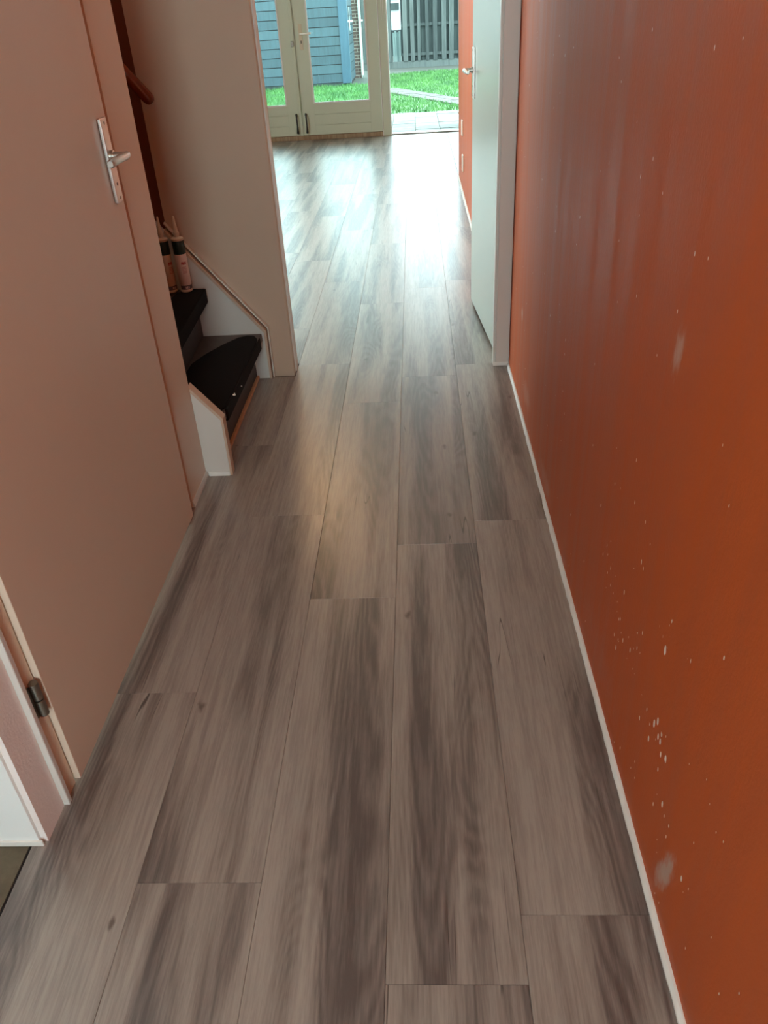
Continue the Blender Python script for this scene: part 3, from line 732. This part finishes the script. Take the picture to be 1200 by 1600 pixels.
# pale boards closing the gap in the fence, and the neighbour's house
pg = thing('garden_gate', 'narrow pale gate of upright boards left of the fence', 'gate', (-0.40, 22.52, -0.045))
MPALE = weathered('pale_gate_paint', srgb(84, 104, 102), srgb(130, 148, 144), 0.8)
for k in range(4):
    obj('gate_board', MB().box(-0.105 + 0.05 * k, -0.06 + 0.05 * k, -0.02, 0.0, 0.06, 0.76 + 0.03 * (k % 2)), MPALE, pg)
obj('gate_rail', MB().box(-0.105, 0.09, 0.0, 0.03, 0.66, 0.72), MPALE, pg)
nh = thing('neighbour_house', 'pale rendered house glimpsed through the gap in the fence', 'house', (-1.7, 28.0, -0.3))
obj('wall', MB().box(-3, 3.5, 0, 4, 0, 2.9), MHOUSE, nh)
obj('window', MB().box(0.75, 1.3, -0.06, 0.0, 1.45, 1.62), MFENCED, nh); obj('window', MB().box(0.75, 1.3, -0.06, 0.0, 1.72, 1.80), MFENCED, nh)
obj('lower_wall', MB().box(-3, 3.5, -0.1, 0, 0, 0.93), MFENCED, nh)

# ------------------------------------------------------------------ lamps (out of view) and the front door behind the camera
def ceiling_lamp(name, loc, power, col, label, r=0.14):
    o = thing(name, label, 'ceiling lamp', loc)
    obj('lamp_base', MB().lathe([(0.0005, 0.0), (r * 0.6, 0.0), (r * 0.6, -0.03), (r * 0.2, -0.035)], (0, 0, 0), 24), MFRAME, o, smooth=True)
    t = NT('lamp_shade_glow'); t.set(Base_Color=(0.9, 0.85, 0.75, 1)); t.b.inputs['Emission Color'].default_value = (*col, 1); t.b.inputs['Emission Strength'].default_value = power
    obj('lamp_shade', MB().lathe([(r, -0.035), (r * 0.98, -0.06), (r * 0.8, -0.095), (r * 0.45, -0.115), (0.0005, -0.122)], (0, 0, 0), 28), t.m, o, smooth=True)
ceiling_lamp('ceiling_lamp', (-0.9, 6.0, CZ - 0.001), 60.0, (1.0, 0.62, 0.30), 'warm round ceiling lamp in the living room')
ceiling_lamp('ceiling_lamp', (-1.2, 2.68, 4.199), 26.0, (1.0, 0.62, 0.30), 'warm round ceiling lamp above the stairwell')
ceiling_lamp('ceiling_lamp', (-0.15, 0.1, CZ - 0.001), 10.0, (1.0, 0.62, 0.32), 'unseen warm lamp added in the hall above the camera')  # added out of view to warm the left door and upper walls
fd = struct(obj('door_6', MB().box(-0.65, -0.55, YB - 0.1, YB - 0.05, 0.02, 2.2).box(0.15, 0.25, YB - 0.1, YB - 0.05, 0.02, 2.2).box(-0.55, 0.15, YB - 0.1, YB - 0.05, 0.02, 0.5).box(-0.55, 0.15, YB - 0.1, YB - 0.05, 2.1, 2.2), MFRAME))
obj('glass_pane', MB().box(-0.549, 0.149, YB - 0.08, YB - 0.074, 0.501, 2.099), MGLASS, fd)
